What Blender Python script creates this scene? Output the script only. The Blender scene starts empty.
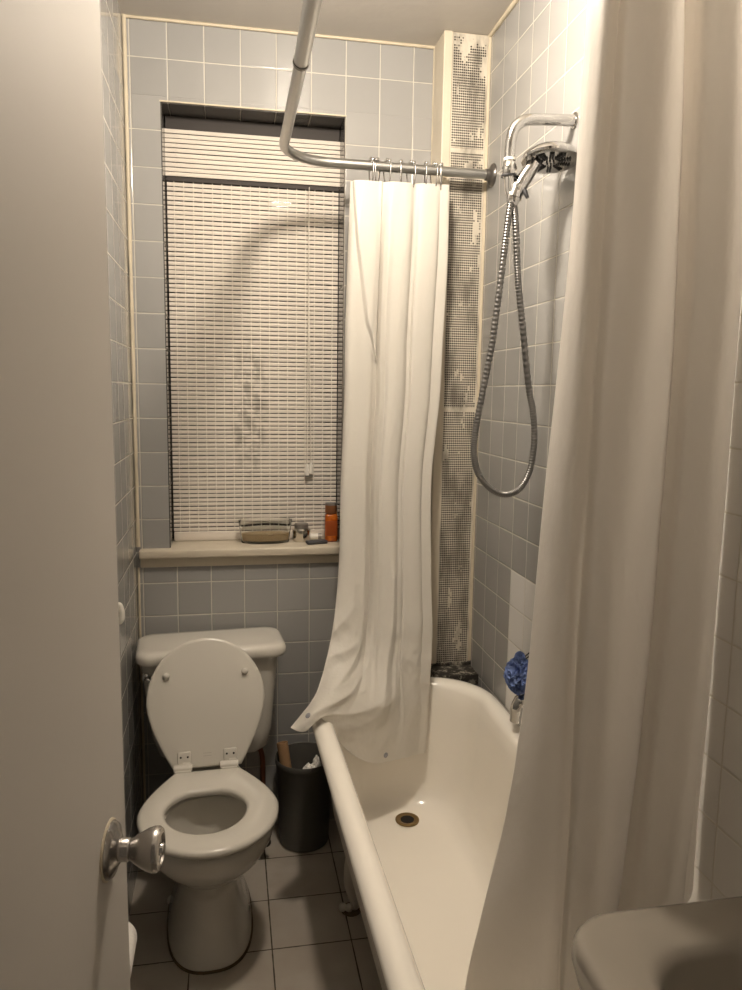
import bpy, bmesh, math, random
from mathutils import Vector, Matrix, noise
random.seed(7)
sc = bpy.context.scene
COL = sc.collection
PI = math.pi
T = 0.1095                                   # wall tile pitch
XR = 1.111                                   # right wall
ZC = 2.63                                    # ceiling
YF = -2.38                                   # front (doorway) wall

# ------------------------------------------------------------------ helpers
ORG = {}

def tag(o, label=None, cat=None, group=None, kind=None):
    if label: o['label'] = label
    if cat: o['category'] = cat
    if group: o['group'] = group
    if kind: o['kind'] = kind
    return o

def thing(name, loc, label, cat, group=None):
    o = bpy.data.objects.new(name, None)
    o.empty_display_size = 0.05
    COL.objects.link(o)
    o.location = loc
    ORG[o] = Vector(loc)
    return tag(o, label, cat, group)

def obj(name, geo, mat, parent=None, smooth=40, loc=None):
    verts, faces = geo
    org = ORG[parent] if parent else Vector(loc or (0, 0, 0))
    me = bpy.data.meshes.new(name)
    me.from_pydata([tuple(Vector(v) - org) for v in verts], [], faces)
    bm = bmesh.new(); bm.from_mesh(me)
    bmesh.ops.recalc_face_normals(bm, faces=bm.faces)
    bm.to_mesh(me); bm.free()
    if smooth:
        me.polygons.foreach_set('use_smooth', [True] * len(me.polygons))
        me.set_sharp_from_angle(angle=math.radians(smooth))
    me.materials.append(mat)
    o = bpy.data.objects.new(name, me)
    COL.objects.link(o)
    if parent: o.parent = parent
    else: o.location = org
    ORG[o] = org
    return o

def structure(name, geo, mat, parent=None, smooth=0):
    o = obj(name, geo, mat, parent, smooth)
    if not parent: o['kind'] = 'structure'
    return o

def merge(*gs):
    V, F = [], []
    for v, f in gs:
        n = len(V); V += list(v); F += [tuple(i + n for i in q) for q in f]
    return V, F

def xf(geo, fn):
    return [fn(Vector(v)) for v in geo[0]], geo[1]

def box(x0, x1, y0, y1, z0, z1, bev=0, seg=2):
    if bev == 0:
        v = [(x, y, z) for x in (x0, x1) for y in (y0, y1) for z in (z0, z1)]
        return v, [(0, 1, 3, 2), (4, 6, 7, 5), (0, 4, 5, 1), (2, 3, 7, 6), (0, 2, 6, 4), (1, 5, 7, 3)]
    bm = bmesh.new()
    bmesh.ops.create_cube(bm, size=1)
    for v in bm.verts:
        v.co = Vector(((x0 + x1) / 2 + v.co.x * (x1 - x0), (y0 + y1) / 2 + v.co.y * (y1 - y0), (z0 + z1) / 2 + v.co.z * (z1 - z0)))
    bmesh.ops.bevel(bm, geom=list(bm.edges), offset=bev, segments=seg, affect='EDGES', profile=0.5)
    bm.verts.ensure_lookup_table()
    g = [tuple(v.co) for v in bm.verts], [tuple(v.index for v in f.verts) for f in bm.faces]
    bm.free(); return g

def tube(pts, r, n=12, caps=True, closed=False):
    pts = [Vector(p) for p in pts]
    rs = r if isinstance(r, (list, tuple)) else [r] * len(pts)
    V, F = [], []
    N = len(pts); up = None
    for i, p in enumerate(pts):
        if closed: t = pts[(i + 1) % N] - pts[i - 1]
        else: t = pts[min(i + 1, N - 1)] - pts[max(i - 1, 0)]
        t.normalize()
        if up is None:
            a = Vector((0, 0, 1)) if abs(t.z) < .9 else Vector((1, 0, 0))
            up = (a - t * a.dot(t)).normalized()
        else: up = (up - t * up.dot(t)).normalized()
        s = t.cross(up)
        for k in range(n):
            an = 2 * PI * k / n
            V.append(tuple(p + (up * math.cos(an) + s * math.sin(an)) * rs[i]))
    m = N if closed else N - 1
    for i in range(m):
        for k in range(n):
            j = (i + 1) % N
            F.append((i * n + k, i * n + (k + 1) % n, j * n + (k + 1) % n, j * n + k))
    if caps and not closed:
        F.append(tuple(range(n))[::-1]); F.append(tuple((N - 1) * n + k for k in range(n)))
    return V, F

def lathe(prof, n=32, M=None, cap=True):
    """prof: (r, z) pairs, revolved about z, then moved by M"""
    V, F = [], []
    for r, z in prof:
        for k in range(n):
            a = 2 * PI * k / n
            V.append(Vector((max(r, 1e-5) * math.cos(a), max(r, 1e-5) * math.sin(a), z)))
    for i in range(len(prof) - 1):
        for k in range(n):
            F.append((i * n + k, i * n + (k + 1) % n, (i + 1) * n + (k + 1) % n, (i + 1) * n + k))
    if cap:
        F.append(tuple(range(n))[::-1]); F.append(tuple((len(prof) - 1) * n + k for k in range(n)))
    if M: V = [M @ v for v in V]
    return [tuple(v) for v in V], F

def frame(origin, zdir, xhint=(1, 0, 0)):
    z = Vector(zdir).normalized(); x = Vector(xhint)
    if abs(z.dot(x.normalized())) > .98: x = Vector((0, 1, 0))
    x = (x - z * x.dot(z)).normalized(); y = z.cross(x)
    return Matrix(((x.x, y.x, z.x, origin[0]), (x.y, y.y, z.y, origin[1]), (x.z, y.z, z.z, origin[2]), (0, 0, 0, 1)))

def loft(loops, cap0=True, cap1=True):
    n = len(loops[0]); V, F = [], []
    for l in loops: V += [tuple(p) for p in l]
    for i in range(len(loops) - 1):
        for k in range(n):
            F.append((i * n + k, i * n + (k + 1) % n, (i + 1) * n + (k + 1) % n, (i + 1) * n + k))
    if cap0: F.append(tuple(range(n))[::-1])
    if cap1: F.append(tuple((len(loops) - 1) * n + k for k in range(n)))
    return V, F

def sphere(c, r, n=12, sz=1.0):
    prof = [(r * math.sin(PI * i / n), -r * sz * math.cos(PI * i / n)) for i in range(n + 1)]
    return lathe(prof, 2 * n, Matrix.Translation(c), False)

def rrect(x0, x1, y0, y1, r, n=10, z=0):
    pts = []
    for cx, cy, a0 in ((x1 - r, y1 - r, 0), (x0 + r, y1 - r, PI / 2), (x0 + r, y0 + r, PI), (x1 - r, y0 + r, 1.5 * PI)):
        for i in range(n + 1):
            a = a0 + PI / 2 * i / n
            pts.append((cx + r * math.cos(a), cy + r * math.sin(a), z))
    return pts

def catmull(pts, n):
    """sample a Catmull-Rom spline through pts at n points (uniform in index)"""
    pts = [Vector(p) for p in pts]; out = []
    m = len(pts) - 1
    for i in range(n):
        t = i / (n - 1) * m; k = min(int(t), m - 1); f = t - k
        p0, p1, p2, p3 = pts[max(k - 1, 0)], pts[k], pts[k + 1], pts[min(k + 2, m)]
        out.append(0.5 * ((2 * p1) + (p2 - p0) * f + (2 * p0 - 5 * p1 + 4 * p2 - p3) * f * f + (3 * p1 - p0 - 3 * p2 + p3) * f ** 3))
    return out

def grid(rows):
    n = len(rows[0]); V = [tuple(p) for r in rows for p in r]
    F = [(i * n + k, i * n + k + 1, (i + 1) * n + k + 1, (i + 1) * n + k) for i in range(len(rows) - 1) for k in range(n - 1)]
    return V, F

# ------------------------------------------------------------------ materials
class NT:
    def __init__(s, name):
        s.m = bpy.data.materials.new(name); s.m.use_nodes = True
        s.t = s.m.node_tree; s.t.nodes.clear()
        s.out = s.t.nodes.new('ShaderNodeOutputMaterial')
    def n(s, typ, **kw):
        o = s.t.nodes.new(typ)
        for k, v in kw.items(): setattr(o, k, v)
        return o
    def put(s, sock, v):
        if isinstance(v, bpy.types.NodeSocket): s.t.links.new(v, sock)
        elif v is not None: sock.default_value = v
    def math(s, op, a, b=None, c=None):
        o = s.n('ShaderNodeMath', operation=op)
        for i, v in enumerate((a, b, c)):
            if v is not None: s.put(o.inputs[i], v)
        return o.outputs[0]
    def mix(s, f, a, b):
        o = s.n('ShaderNodeMix', data_type='RGBA')
        s.put(o.inputs[0], f); s.put(o.inputs[6], a); s.put(o.inputs[7], b)
        return o.outputs[2]
    def mixf(s, f, a, b):
        o = s.n('ShaderNodeMix', data_type='FLOAT')
        s.put(o.inputs[0], f); s.put(o.inputs[2], a); s.put(o.inputs[3], b)
        return o.outputs[0]
    def step(s, v, lo, hi):
        o = s.n('ShaderNodeMapRange', interpolation_type='SMOOTHSTEP')
        s.put(o.inputs[0], v); o.inputs[1].default_value = lo; o.inputs[2].default_value = hi
        return o.outputs[0]
    def pos(s):
        g = s.n('ShaderNodeNewGeometry'); x = s.n('ShaderNodeSeparateXYZ')
        s.t.links.new(g.outputs['Position'], x.inputs[0])
        return g, x.outputs[0], x.outputs[1], x.outputs[2]
    def vec(s, a, b, c=0.0):
        o = s.n('ShaderNodeCombineXYZ')
        for i, v in enumerate((a, b, c)): s.put(o.inputs[i], v)
        return o.outputs[0]
    def noise(s, v=None, scale=5, detail=3, rough=.5):
        o = s.n('ShaderNodeTexNoise'); s.put(o.inputs['Vector'], v)
        o.inputs['Scale'].default_value = scale; o.inputs['Detail'].default_value = detail; o.inputs['Roughness'].default_value = rough
        return o.outputs[0]
    def bump(s, h, dist, strength=1, normal=None):
        o = s.n('ShaderNodeBump'); s.put(o.inputs['Height'], h)
        o.inputs['Distance'].default_value = dist; o.inputs['Strength'].default_value = strength
        s.put(o.inputs['Normal'], normal); return o.outputs[0]
    def bsdf(s, color, rough=.5, metal=0, normal=None, coat=0, trans=0, ior=1.45, spec=None, sss=0):
        b = s.n('ShaderNodeBsdfPrincipled')
        s.put(b.inputs['Base Color'], color); s.put(b.inputs['Roughness'], rough); s.put(b.inputs['Metallic'], metal)
        s.put(b.inputs['Normal'], normal); b.inputs['Coat Weight'].default_value = coat; b.inputs['Coat Roughness'].default_value = .08
        b.inputs['Transmission Weight'].default_value = trans; b.inputs['IOR'].default_value = ior
        if spec is not None: b.inputs['Specular IOR Level'].default_value = spec
        s.t.links.new(b.outputs[0], s.out.inputs[0]); return b

def C(r, g, b): return (r, g, b, 1)

def simple(name, col, rough=.5, metal=0, coat=0, bump=None, var=0.06, scale=12, spec=None):
    m = NT(name)
    tc = m.n('ShaderNodeTexCoord').outputs['Object']
    f = m.noise(tc, scale, 3)
    c = m.mix(f, C(*[k * (1 - var) for k in col]), C(*[min(1, k * (1 + var)) for k in col]))
    nrm = None
    if bump:
        nrm = m.bump(m.noise(tc, bump[0], 4), bump[1])
    m.bsdf(c, rough, metal, nrm, coat, spec=spec)
    return m.m

def tile(name, uaxis, uoff, upitch, rows, col, grout, gw=.0026, rough=.12, white=False, tilt=.012, var=.05):
    """rows: list of (z above which it applies, offset, pitch), highest first"""
    m = NT(name)
    g, X, Y, Z = m.pos()
    u = X if uaxis == 'x' else Y
    U = m.math('DIVIDE', m.math('SUBTRACT', u, uoff), upitch)
    v = Y if uaxis == 'xy' else Z
    off = rows[-1][1]; pit = rows[-1][2]
    for z0, o, p in reversed(rows[:-1]):
        s = m.math('GREATER_THAN', v, z0)
        off = m.mixf(s, off, o); pit = m.mixf(s, pit, p)
    V = m.math('DIVIDE', m.math('SUBTRACT', v, off), pit)
    ds = []
    for q, p in ((U, upitch), (V, rows[-1][2])):
        fr = m.math('FRACT', q)
        d = m.math('MINIMUM', fr, m.math('SUBTRACT', 1.0, fr))
        ds.append(m.math('MULTIPLY', d, p))
    d = m.math('MINIMUM', ds[0], ds[1])
    wob = m.noise(m.vec(X, Y, Z), 9, 2)
    d = m.math('ADD', d, m.math('MULTIPLY', m.math('SUBTRACT', wob, .5), .0016))
    mask = m.step(d, gw * .35, gw * .75)           # 0 grout, 1 tile
    cell = m.vec(m.math('FLOOR', U), m.math('FLOOR', V), m.math('MULTIPLY', off, 7.3))
    wn = m.n('ShaderNodeTexWhiteNoise', noise_dimensions='3D'); m.put(wn.inputs['Vector'], cell)
    c = m.mix(wn.outputs['Value'], C(*[k * (1 - var) for k in col]), C(*[k * (1 + var) for k in col]))
    if white:
        w = m.math('MULTIPLY', m.math('MULTIPLY', m.math('LESS_THAN', Y, -.4623), m.math('LESS_THAN', Z, 1.021)), m.math('GREATER_THAN', Y, -1.12))
        w = m.math('MAXIMUM', w, m.math('LESS_THAN', Y, -1.30))
        c = m.mix(w, c, C(.66, .645, .62))
    gn = m.noise(m.vec(X, Y, Z), 3.5, 3)
    gc = m.mix(gn, C(*[k * .8 for k in grout]), C(*grout))
    c = m.mix(mask, gc, c)
    tv = m.n('ShaderNodeVectorMath', operation='SUBTRACT'); m.put(tv.inputs[0], wn.outputs['Color']); tv.inputs[1].default_value = (.5, .5, .5)
    ts = m.n('ShaderNodeVectorMath', operation='SCALE'); m.put(ts.inputs[0], tv.outputs[0]); ts.inputs[3].default_value = tilt * 2
    ta = m.n('ShaderNodeVectorMath', operation='ADD'); m.put(ta.inputs[0], ts.outputs[0]); m.put(ta.inputs[1], g.outputs['Normal'])
    tn = m.n('ShaderNodeVectorMath', operation='NORMALIZE'); m.put(tn.inputs[0], ta.outputs[0])
    h = m.math('ADD', m.step(d, 0, gw * 1.6), m.math('MULTIPLY', m.noise(m.vec(X, Y, Z), 14, 2), .12))
    nrm = m.bump(h, .0012, .8, tn.outputs[0])
    m.bsdf(c, m.mixf(mask, .8, rough), 0, nrm)
    return m.m

ROWS = [(2.411, 2.519, T), (.95, 2.313, T), (0, .895, .1115)]
GREY = (.305, .30, .29); GROUT = (.58, .545, .48)
M_back = tile('grey glazed wall tile back', 'x', .0187, T, ROWS, GREY, GROUT)
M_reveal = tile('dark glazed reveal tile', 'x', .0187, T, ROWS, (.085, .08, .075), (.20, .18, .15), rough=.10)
M_left = tile('grey glazed wall tile left', 'y', 0.02, T, ROWS, GREY, GROUT)
M_right = tile('grey glazed wall tile right', 'y', -.24328, T, [(0, 2.5147, .1067)], GREY, GROUT, white=True)
def floor_mat():
    m = NT('cream floor tile')
    g, X, Y, Z = m.pos()
    U = m.math('DIVIDE', m.math('SUBTRACT', X, .182), .2215); V = m.math('DIVIDE', m.math('SUBTRACT', Y, -.191), .2065)
    ds = []
    for q, p in ((U, .2215), (V, .2065)):
        fr = m.math('FRACT', q); ds.append(m.math('MULTIPLY', m.math('MINIMUM', fr, m.math('SUBTRACT', 1.0, fr)), p))
    wob = m.math('MULTIPLY', m.math('SUBTRACT', m.noise(m.vec(X, Y, Z), 25, 3), .5), .003)
    d = m.math('ADD', m.math('MINIMUM', ds[0], ds[1]), wob)
    mask = m.step(d, .0012, .0026)
    wn = m.n('ShaderNodeTexWhiteNoise', noise_dimensions='3D'); m.put(wn.inputs['Vector'], m.vec(m.math('FLOOR', U), m.math('FLOOR', V), 1.0))
    c = m.mix(wn.outputs['Value'], C(.40, .365, .315), C(.45, .415, .36))
    c = m.mix(m.step(m.noise(m.vec(X, Y, Z), 7, 4), .35, .75), C(.37, .325, .27), c)
    c = m.mix(mask, C(.06, .048, .032), c)
    m.bsdf(c, m.mixf(mask, .9, .34), 0, m.bump(m.step(d, 0, .004), .001, .7))
    return m.m
M_floor = floor_mat()

def perforated_mat():
    m = NT('perforated cream painted metal')
    g, X, Y, Z = m.pos()
    p = .0066; q = .0077
    U = m.math('DIVIDE', m.math('SUBTRACT', X, .992), p); V = m.math('DIVIDE', Z, q)
    a = m.math('MULTIPLY', m.math('SUBTRACT', m.math('FRACT', U), .5), p); b = m.math('MULTIPLY', m.math('SUBTRACT', m.math('FRACT', V), .5), q)
    r = m.math('SQRT', m.math('ADD', m.math('MULTIPLY', a, a), m.math('MULTIPLY', b, b)))
    hole = m.math('SUBTRACT', 1.0, m.step(r, .0023, .0029))
    cu, cv = m.math('FLOOR', U), m.math('FLOOR', V)
    n1 = m.noise(m.vec(m.math('MULTIPLY', cu, .17), m.math('MULTIPLY', cv, .085), 0.3), 1.0, 4, .65)
    top = m.step(Z, 2.48, 2.66)
    keep = m.step(m.math('SUBTRACT', n1, m.math('MULTIPLY', top, .17)), .37, .40)
    inside = m.math('MULTIPLY', m.math('GREATER_THAN', X, .992), m.math('LESS_THAN', X, 1.0975))
    seam = m.math('MULTIPLY', m.step(m.math('ABSOLUTE', m.math('SUBTRACT', Z, 2.285)), .006, .008), m.step(m.math('ABSOLUTE', m.math('SUBTRACT', Z, 1.477)), .006, .008))
    f = m.math('MULTIPLY', m.math('MULTIPLY', hole, keep), m.math('MULTIPLY', inside, seam))
    dirt = m.step(m.noise(m.vec(m.math('MULTIPLY', X, 3.0), 0.0, Z), 5.5, 5, .6), .42, .68)
    base = m.mix(dirt, C(.60, .55, .46), C(.26, .235, .195))
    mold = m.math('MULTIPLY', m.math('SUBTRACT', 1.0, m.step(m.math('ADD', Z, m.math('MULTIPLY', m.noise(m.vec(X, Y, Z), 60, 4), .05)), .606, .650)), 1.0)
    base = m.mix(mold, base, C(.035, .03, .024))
    c = m.mix(f, base, C(.03, .024, .018))
    line = m.step(m.math('ABSOLUTE', m.math('SUBTRACT', Z, 2.285)), .0015, .005)
    h = m.math('SUBTRACT', m.math('MULTIPLY', line, .5), f)
    m.bsdf(c, .6, 0, m.bump(h, .0015, .8))
    return m.m
M_perf = perforated_mat()

M_trim = simple('aged cream gloss paint', (.56, .50, .40), .42, bump=(22, .002), var=.08)
M_caulk = simple('yellowed caulk', (.56, .49, .37), .6, bump=(40, .002), var=.12, scale=20)
M_ceil = simple('ceiling paint beige', (.50, .465, .42), .42, bump=(5, .006), var=.03, scale=3)
M_door = simple('door paint off-white', (.45, .42, .38), .75, bump=(3, .003), var=.03, scale=3)
M_plain = simple('plain painted wall', (.72, .69, .64), .6, var=.03)
M_porc = simple('white porcelain', (.62, .59, .53), .10, coat=.4, var=.02, scale=4)
M_basin = simple('grey beige porcelain basin', (.28, .25, .21), .14, coat=.3, var=.02, scale=4)
M_tub = simple('white bath enamel', (.87, .825, .745), .16, coat=.25, var=.025, scale=5)
M_tubout = simple('tub outside paint', (.55, .51, .45), .5, var=.06)
M_plastic = simple('toilet seat plastic', (.58, .55, .49), .22, var=.015, scale=5)
M_whitep = simple('white plastic', (.75, .72, .66), .35, var=.02)
M_chrome = simple('chrome', (.58, .575, .565), .09, 1, var=.02)
M_brush = simple('brushed nickel', (.44, .42, .40), .26, 1, var=.03)
M_rod = simple('dull galvanised steel', (.50, .50, .49), .30, 1, var=.05, scale=30)
M_flange = simple('dark chrome flange', (.20, .19, .18), .28, .9)
M_rodj = simple('darkened steel collar', (.16, .15, .14), .4, .8)
M_hose = simple('grey steel hose', (.24, .235, .23), .34, 1, var=.05)
M_brass = simple('tarnished brass', (.26, .18, .08), .4, .8, var=.2, scale=60)
M_dark = simple('black drain hole', (.012, .010, .008), .8)
M_bin = simple('dark grey bin plastic', (.095, .089, .078), .5, bump=(80, .0006), var=.08)
M_card = simple('brown cardboard', (.34, .20, .10), .85, bump=(60, .001), var=.1)
M_tissue = simple('white tissue', (.80, .77, .72), .9, bump=(60, .003))
M_copper = simple('reddish brown copper pipe', (.22, .08, .045), .42, .5, var=.2)
M_black = simple('blackened iron valve', (.03, .024, .02), .5, .3, var=.2)
M_rust = simple('brown stained base joint', (.10, .065, .03), .8, bump=(50, .002), var=.45, scale=30)
M_nozzle = simple('dark rubber nozzles', (.03, .03, .032), .5)
M_slat = None
def slat_mat():
    m = NT('cream vinyl blind slats')
    g, X, Y, Z = m.pos()
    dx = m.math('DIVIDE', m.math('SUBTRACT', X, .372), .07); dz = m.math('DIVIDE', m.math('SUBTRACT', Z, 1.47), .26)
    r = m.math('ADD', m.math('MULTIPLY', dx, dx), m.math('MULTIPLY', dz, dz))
    gap_shade = m.math('MULTIPLY', m.math('SUBTRACT', 1.0, m.step(r, .2, 1.2)), m.step(m.noise(m.vec(X, Y, Z), 26, 4), .40, .62))  # painted shade: slats darkened in a patch for deeper shadow in the gaps
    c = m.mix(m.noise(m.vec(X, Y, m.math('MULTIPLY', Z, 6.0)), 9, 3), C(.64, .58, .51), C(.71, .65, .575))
    c = m.mix(m.math('MULTIPLY', gap_shade, .75), c, C(.30, .26, .22))
    m.bsdf(c, .72, 0)
    return m.m
M_slat = slat_mat()
M_cord = simple('cream cord', (.70, .65, .57), .8)
M_frame = simple('dark window frame paint', (.05, .045, .04), .6)
M_seam = simple('dark valance gap', (.045, .038, .034), .7)
M_blue = simple('blue nylon mesh', (.20, .28, .54), .6, bump=(160, .002), var=.3, scale=60)

def glass(name, col, rough=.02, ior=1.45):
    m = NT(name); m.bsdf(C(*col), rough, 0, None, 0, 1.0, ior); return m.m
M_glass = glass('clear dish glass', (.95, .96, .94), .02, 1.22)
M_pane = glass('window pane glass', (.6, .65, .62), .05)
M_orange = None
def orange_mat():
    m = NT('amber translucent plastic')
    tc = m.n('ShaderNodeTexCoord').outputs['Object']
    c = m.mix(m.step(m.noise(tc, 45, 3), .4, .65), C(.72, .19, .02), C(.45, .085, .008))
    b = m.bsdf(c, .2, 0, None, .3); b.inputs['Transmission Weight'].default_value = .25
    return m.m
M_orange = orange_mat()
M_soup = simple('tan liquid', (.42, .31, .18), .25, var=.1)
M_steel = simple('polished steel jar', (.60, .57, .52), .16, 1)
M_darkplastic = simple('dark slate plastic', (.05, .05, .055), .4)
M_greycap = simple('grey bottle cap', (.22, .20, .18), .35, .4)

def curtain_mat(name, col, trans):
    m = NT(name)
    tc = m.n('ShaderNodeTexCoord').outputs['Object']
    mp = m.n('ShaderNodeMapping'); m.put(mp.inputs['Vector'], tc); mp.inputs['Scale'].default_value = (1, 1, .6)
    h = m.noise(mp.outputs[0], 11, 4, .55)
    nrm = m.bump(h, .010, .5)
    b = m.bsdf(C(*col), .42, 0, nrm, spec=.35)
    t = m.n('ShaderNodeBsdfTranslucent'); t.inputs[0].default_value = C(*col); m.put(t.inputs['Normal'], nrm)
    x = m.n('ShaderNodeMixShader'); x.inputs[0].default_value = trans
    m.t.links.new(b.outputs[0], x.inputs[1]); m.t.links.new(t.outputs[0], x.inputs[2]); m.t.links.new(x.outputs[0], m.out.inputs[0])
    return m.m
M_curt = curtain_mat('white vinyl curtain', (.765, .73, .665), .27)
M_near = curtain_mat('cream vinyl curtain', (.86, .83, .79), .50)

def emit(name, col, s):
    m = NT(name); e = m.n('ShaderNodeEmission'); e.inputs[0].default_value = C(*col); e.inputs[1].default_value = s
    m.t.links.new(e.outputs[0], m.out.inputs[0]); return m.m

# ------------------------------------------------------------------ room shell
structure('floor', box(-.1, XR + .1, YF - .6, .25, -.1, 0), M_floor)
structure('ceiling', box(-.1, XR + .1, YF - .1, .25, ZC, ZC + .1), M_ceil)
structure('wall_left', box(-.1, 0, YF - .1, .25, 0, ZC), M_left)
structure('wall_right', box(XR, XR + .1, YF - .1, .25, 0, ZC), M_right)
WX0, WX1, WZ0, WZ1 = .105, .676, 1.0, 2.398
structure('wall_back', merge(box(0, WX0, 0, .25, 0, ZC), box(WX1, XR, 0, .25, 0, ZC), box(WX0, WX1, 0, .25, WZ1, ZC), box(WX0, WX1, 0, .25, 0, .985)), M_back)
DX0, DX1, DZ = .045, .80, 2.06
structure('wall_front', merge(box(0, DX0, YF - .1, YF, 0, ZC), box(DX1, XR, YF - .1, YF, 0, ZC), box(DX0, DX1, YF - .1, YF, DZ, ZC)), M_plain)

def bead(pts, r, wob=.25):
    P = catmull(pts, 60); rs = [r * (1 + wob * (noise.noise(Vector((i * .7, r * 900, pts[0][0] * 9))))) for i in range(60)]
    return tube(P, rs, 8)
structure('trim_1', bead([(.006, -.006, 1.02), (.006, -.006, 1.8), (.006, -.006, ZC)], .0062), M_caulk, smooth=60)
structure('trim_2', bead([(0, -.004, ZC - .003), (.5, -.004, ZC - .003), (.960, -.004, ZC - .003)], .0052), M_caulk, smooth=60)
structure('trim_3', bead([(XR - .004, -.12, ZC - .003), (XR - .004, -1, ZC - .003), (XR - .004, -2.3, ZC - .003)], .007), M_caulk, smooth=60)
structure('trim_4', bead([(XR - .003, -.119, .62), (XR - .003, -.119, 1.6), (XR - .003, -.119, ZC)], .006), M_caulk, smooth=60)
structure('trim_5', bead([(.005, -.005, 0.0), (.005, -.005, .5), (.005, -.005, .95)], .0042), M_caulk, smooth=60)
structure('trim_8', bead([(.964, -.004, 0.6), (.964, -.004, 1.6), (.964, -.004, ZC)], .0065), M_caulk, smooth=60)
structure('trim_6', box(WX0 - .002, WX1 + .002, -.0015, .004, WZ1 - .001, WZ1 + .003), M_caulk)

# window: sill, apron, frame, sash, pane
win = structure('window_1', merge(box(WX0, WX0 + .03, .17, .24, .985, WZ1), box(WX1 - .03, WX1, .17, .24, .985, WZ1),
                box(WX0, WX1, .17, .24, WZ1 - .05, WZ1), box(WX0, WX1, .17, .24, 1.0, 1.06), box(WX0, WX1, .175, .22, 1.68, 1.73)), M_frame)
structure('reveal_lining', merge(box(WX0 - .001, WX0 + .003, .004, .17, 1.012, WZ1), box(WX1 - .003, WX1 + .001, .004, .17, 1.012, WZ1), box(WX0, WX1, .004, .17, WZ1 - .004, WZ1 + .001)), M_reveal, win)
structure('glass_pane', box(WX0 + .02, WX1 - .02, .205, .21, 1.04, WZ1 - .04), M_pane, win)
structure('window_sill', box(.010, .80, -.035, .17, .983, 1.012, .006, 3), M_trim, win, 40)
structure('apron', merge(box(.012, .80, -.010, -.001, .950, .985, .003)), M_trim, win, 40)

# pipe chase in the corner
def crumple_strip():
    P = [(.965 + .146 * i / 30, -.119, .609 + .004 * noise.noise(Vector((i * .8, 1, 2)))) for i in range(31)]
    return tube(P, [.006 + .003 * noise.noise(Vector((i * 1.1, 5, 2))) for i in range(31)], 8)
def grime_mat():
    m = NT('mouldy grout ledge')
    g, X, Y, Z = m.pos()
    f = m.step(m.noise(m.vec(X, Y, Z), 38, 5, .7), .48, .66)
    m.bsdf(m.mix(f, C(.025, .021, .016), C(.32, .29, .23)), .8, 0)
    return m.m
M_grime = grime_mat()
ch = structure('trim_7', merge(box(.960, .989, -.121, -.001, 0, ZC, .003), box(.989, XR, -.112, -.001, 0, ZC)), M_trim)
structure('grimy_ledge', merge(box(.962, XR - .001, -.215, -.112, .57, .606, .004), crumple_strip()), M_grime, ch, 40)
structure('perforated_panel', box(.989, XR - .001, -.117, -.113, .0, ZC - .004), M_perf, ch)

# ------------------------------------------------------------------ door
A = math.radians(8)
dn = Vector((math.cos(A), -math.sin(A), 0)); dd = Vector((math.sin(A), math.cos(A), 0))
DE = Vector((.178, -1.65, 0))
def dpt(s, n, z): return DE - dd * s + dn * n + Vector((0, 0, z))     # s back from the free edge, n out of the face
dg = box(0, .70, -.04, 0, .012, 2.03, .003)
door = structure('door_1', xf(dg, lambda v: dpt(v.x, v.y, v.z)), M_door, smooth=40)
MK = frame(dpt(.066, 0, 1.033), dn, (0, 0, 1))
kn = obj('door_knob', lathe([(.0, .009), (.0125, .009), (.0125, .021), (.0112, .023), (.0116, .025), (.016, .031), (.0215, .041), (.0238, .048), (.0238, .053), (.0215, .056), (.0165, .057), (.0155, .0545), (0, .054)], 40, MK, False), M_brush, door)
obj('rosette', lathe([(0, 0), (.0302, 0), (.0306, .003), (.0275, .007), (.0195, .009), (.0155, .012), (0, .012)], 40, MK, False), M_brush, kn)
obj('lock_button', merge(lathe([(0, .0515), (.0065, .0515), (.0065, .058), (.0055, .0595), (0, .0595)], 24, MK, False)), M_chrome, kn)
obj('rosette_paint_edge', lathe([(.0298, -.001), (.0325, -.001), (.0325, .0012), (.0298, .0025)], 40, MK, False), M_caulk, kn)

# ------------------------------------------------------------------ blind
bl = thing('window_blind', (.39, .115, 1.02), 'cream slatted roll-up blind filling the tiled window recess', 'blind')
BX0, BX1 = .1115, .671
def slat(z, y, h=.0112, x0=BX0, x1=BX1):
    L = []
    n = 6
    sec = [(y + .0006 - .0012 * math.sin(PI * i / n), z - h / 2 + h * i / n) for i in range(n + 1)]
    sec += [(y + .0022, z + h / 2), (y + .0022, z - h / 2)]
    j = lambda: random.uniform(-.0006, .0006)
    t0, t1 = j(), j()
    return loft([[(x0, a, b + t0) for a, b in sec], [(x1, a, b + t1) for a, b in sec]])
PITCH = .01455
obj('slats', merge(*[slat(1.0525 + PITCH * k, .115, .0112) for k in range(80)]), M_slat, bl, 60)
obj('ladder_cords', merge(*[tube([(BX0 + .022 + .0305 * k, .1136, 1.04), (BX0 + .022 + .0305 * k, .1136, 2.20)], .0016, 5) for k in range(18)]), M_cord, bl, 60)
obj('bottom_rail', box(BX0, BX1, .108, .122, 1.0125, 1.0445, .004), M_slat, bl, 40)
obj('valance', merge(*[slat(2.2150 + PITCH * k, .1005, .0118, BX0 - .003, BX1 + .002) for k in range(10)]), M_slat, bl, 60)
obj('head_rail', merge(box(BX0, BX1, .107, .135, 2.196, 2.228), box(BX0, BX1, .104, .14, 2.352, 2.392)), M_seam, bl, 0)
for x, z in ((.566, 1.262), (.580, 1.268)):
    c = obj('pull_cord', tube(catmull([(.571, .098, 2.20), (.570, .096, 1.9), (x, .095, z + .01)], 12), .0017, 6), M_cord, bl, 60)
    obj('tassel', lathe([(0, .016), (.004, .016), (.006, .005), (.008, -.017), (.007, -.022), (0, -.022)], 14, Matrix.Translation((x, .095, z)), False), M_whitep, c)

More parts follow.
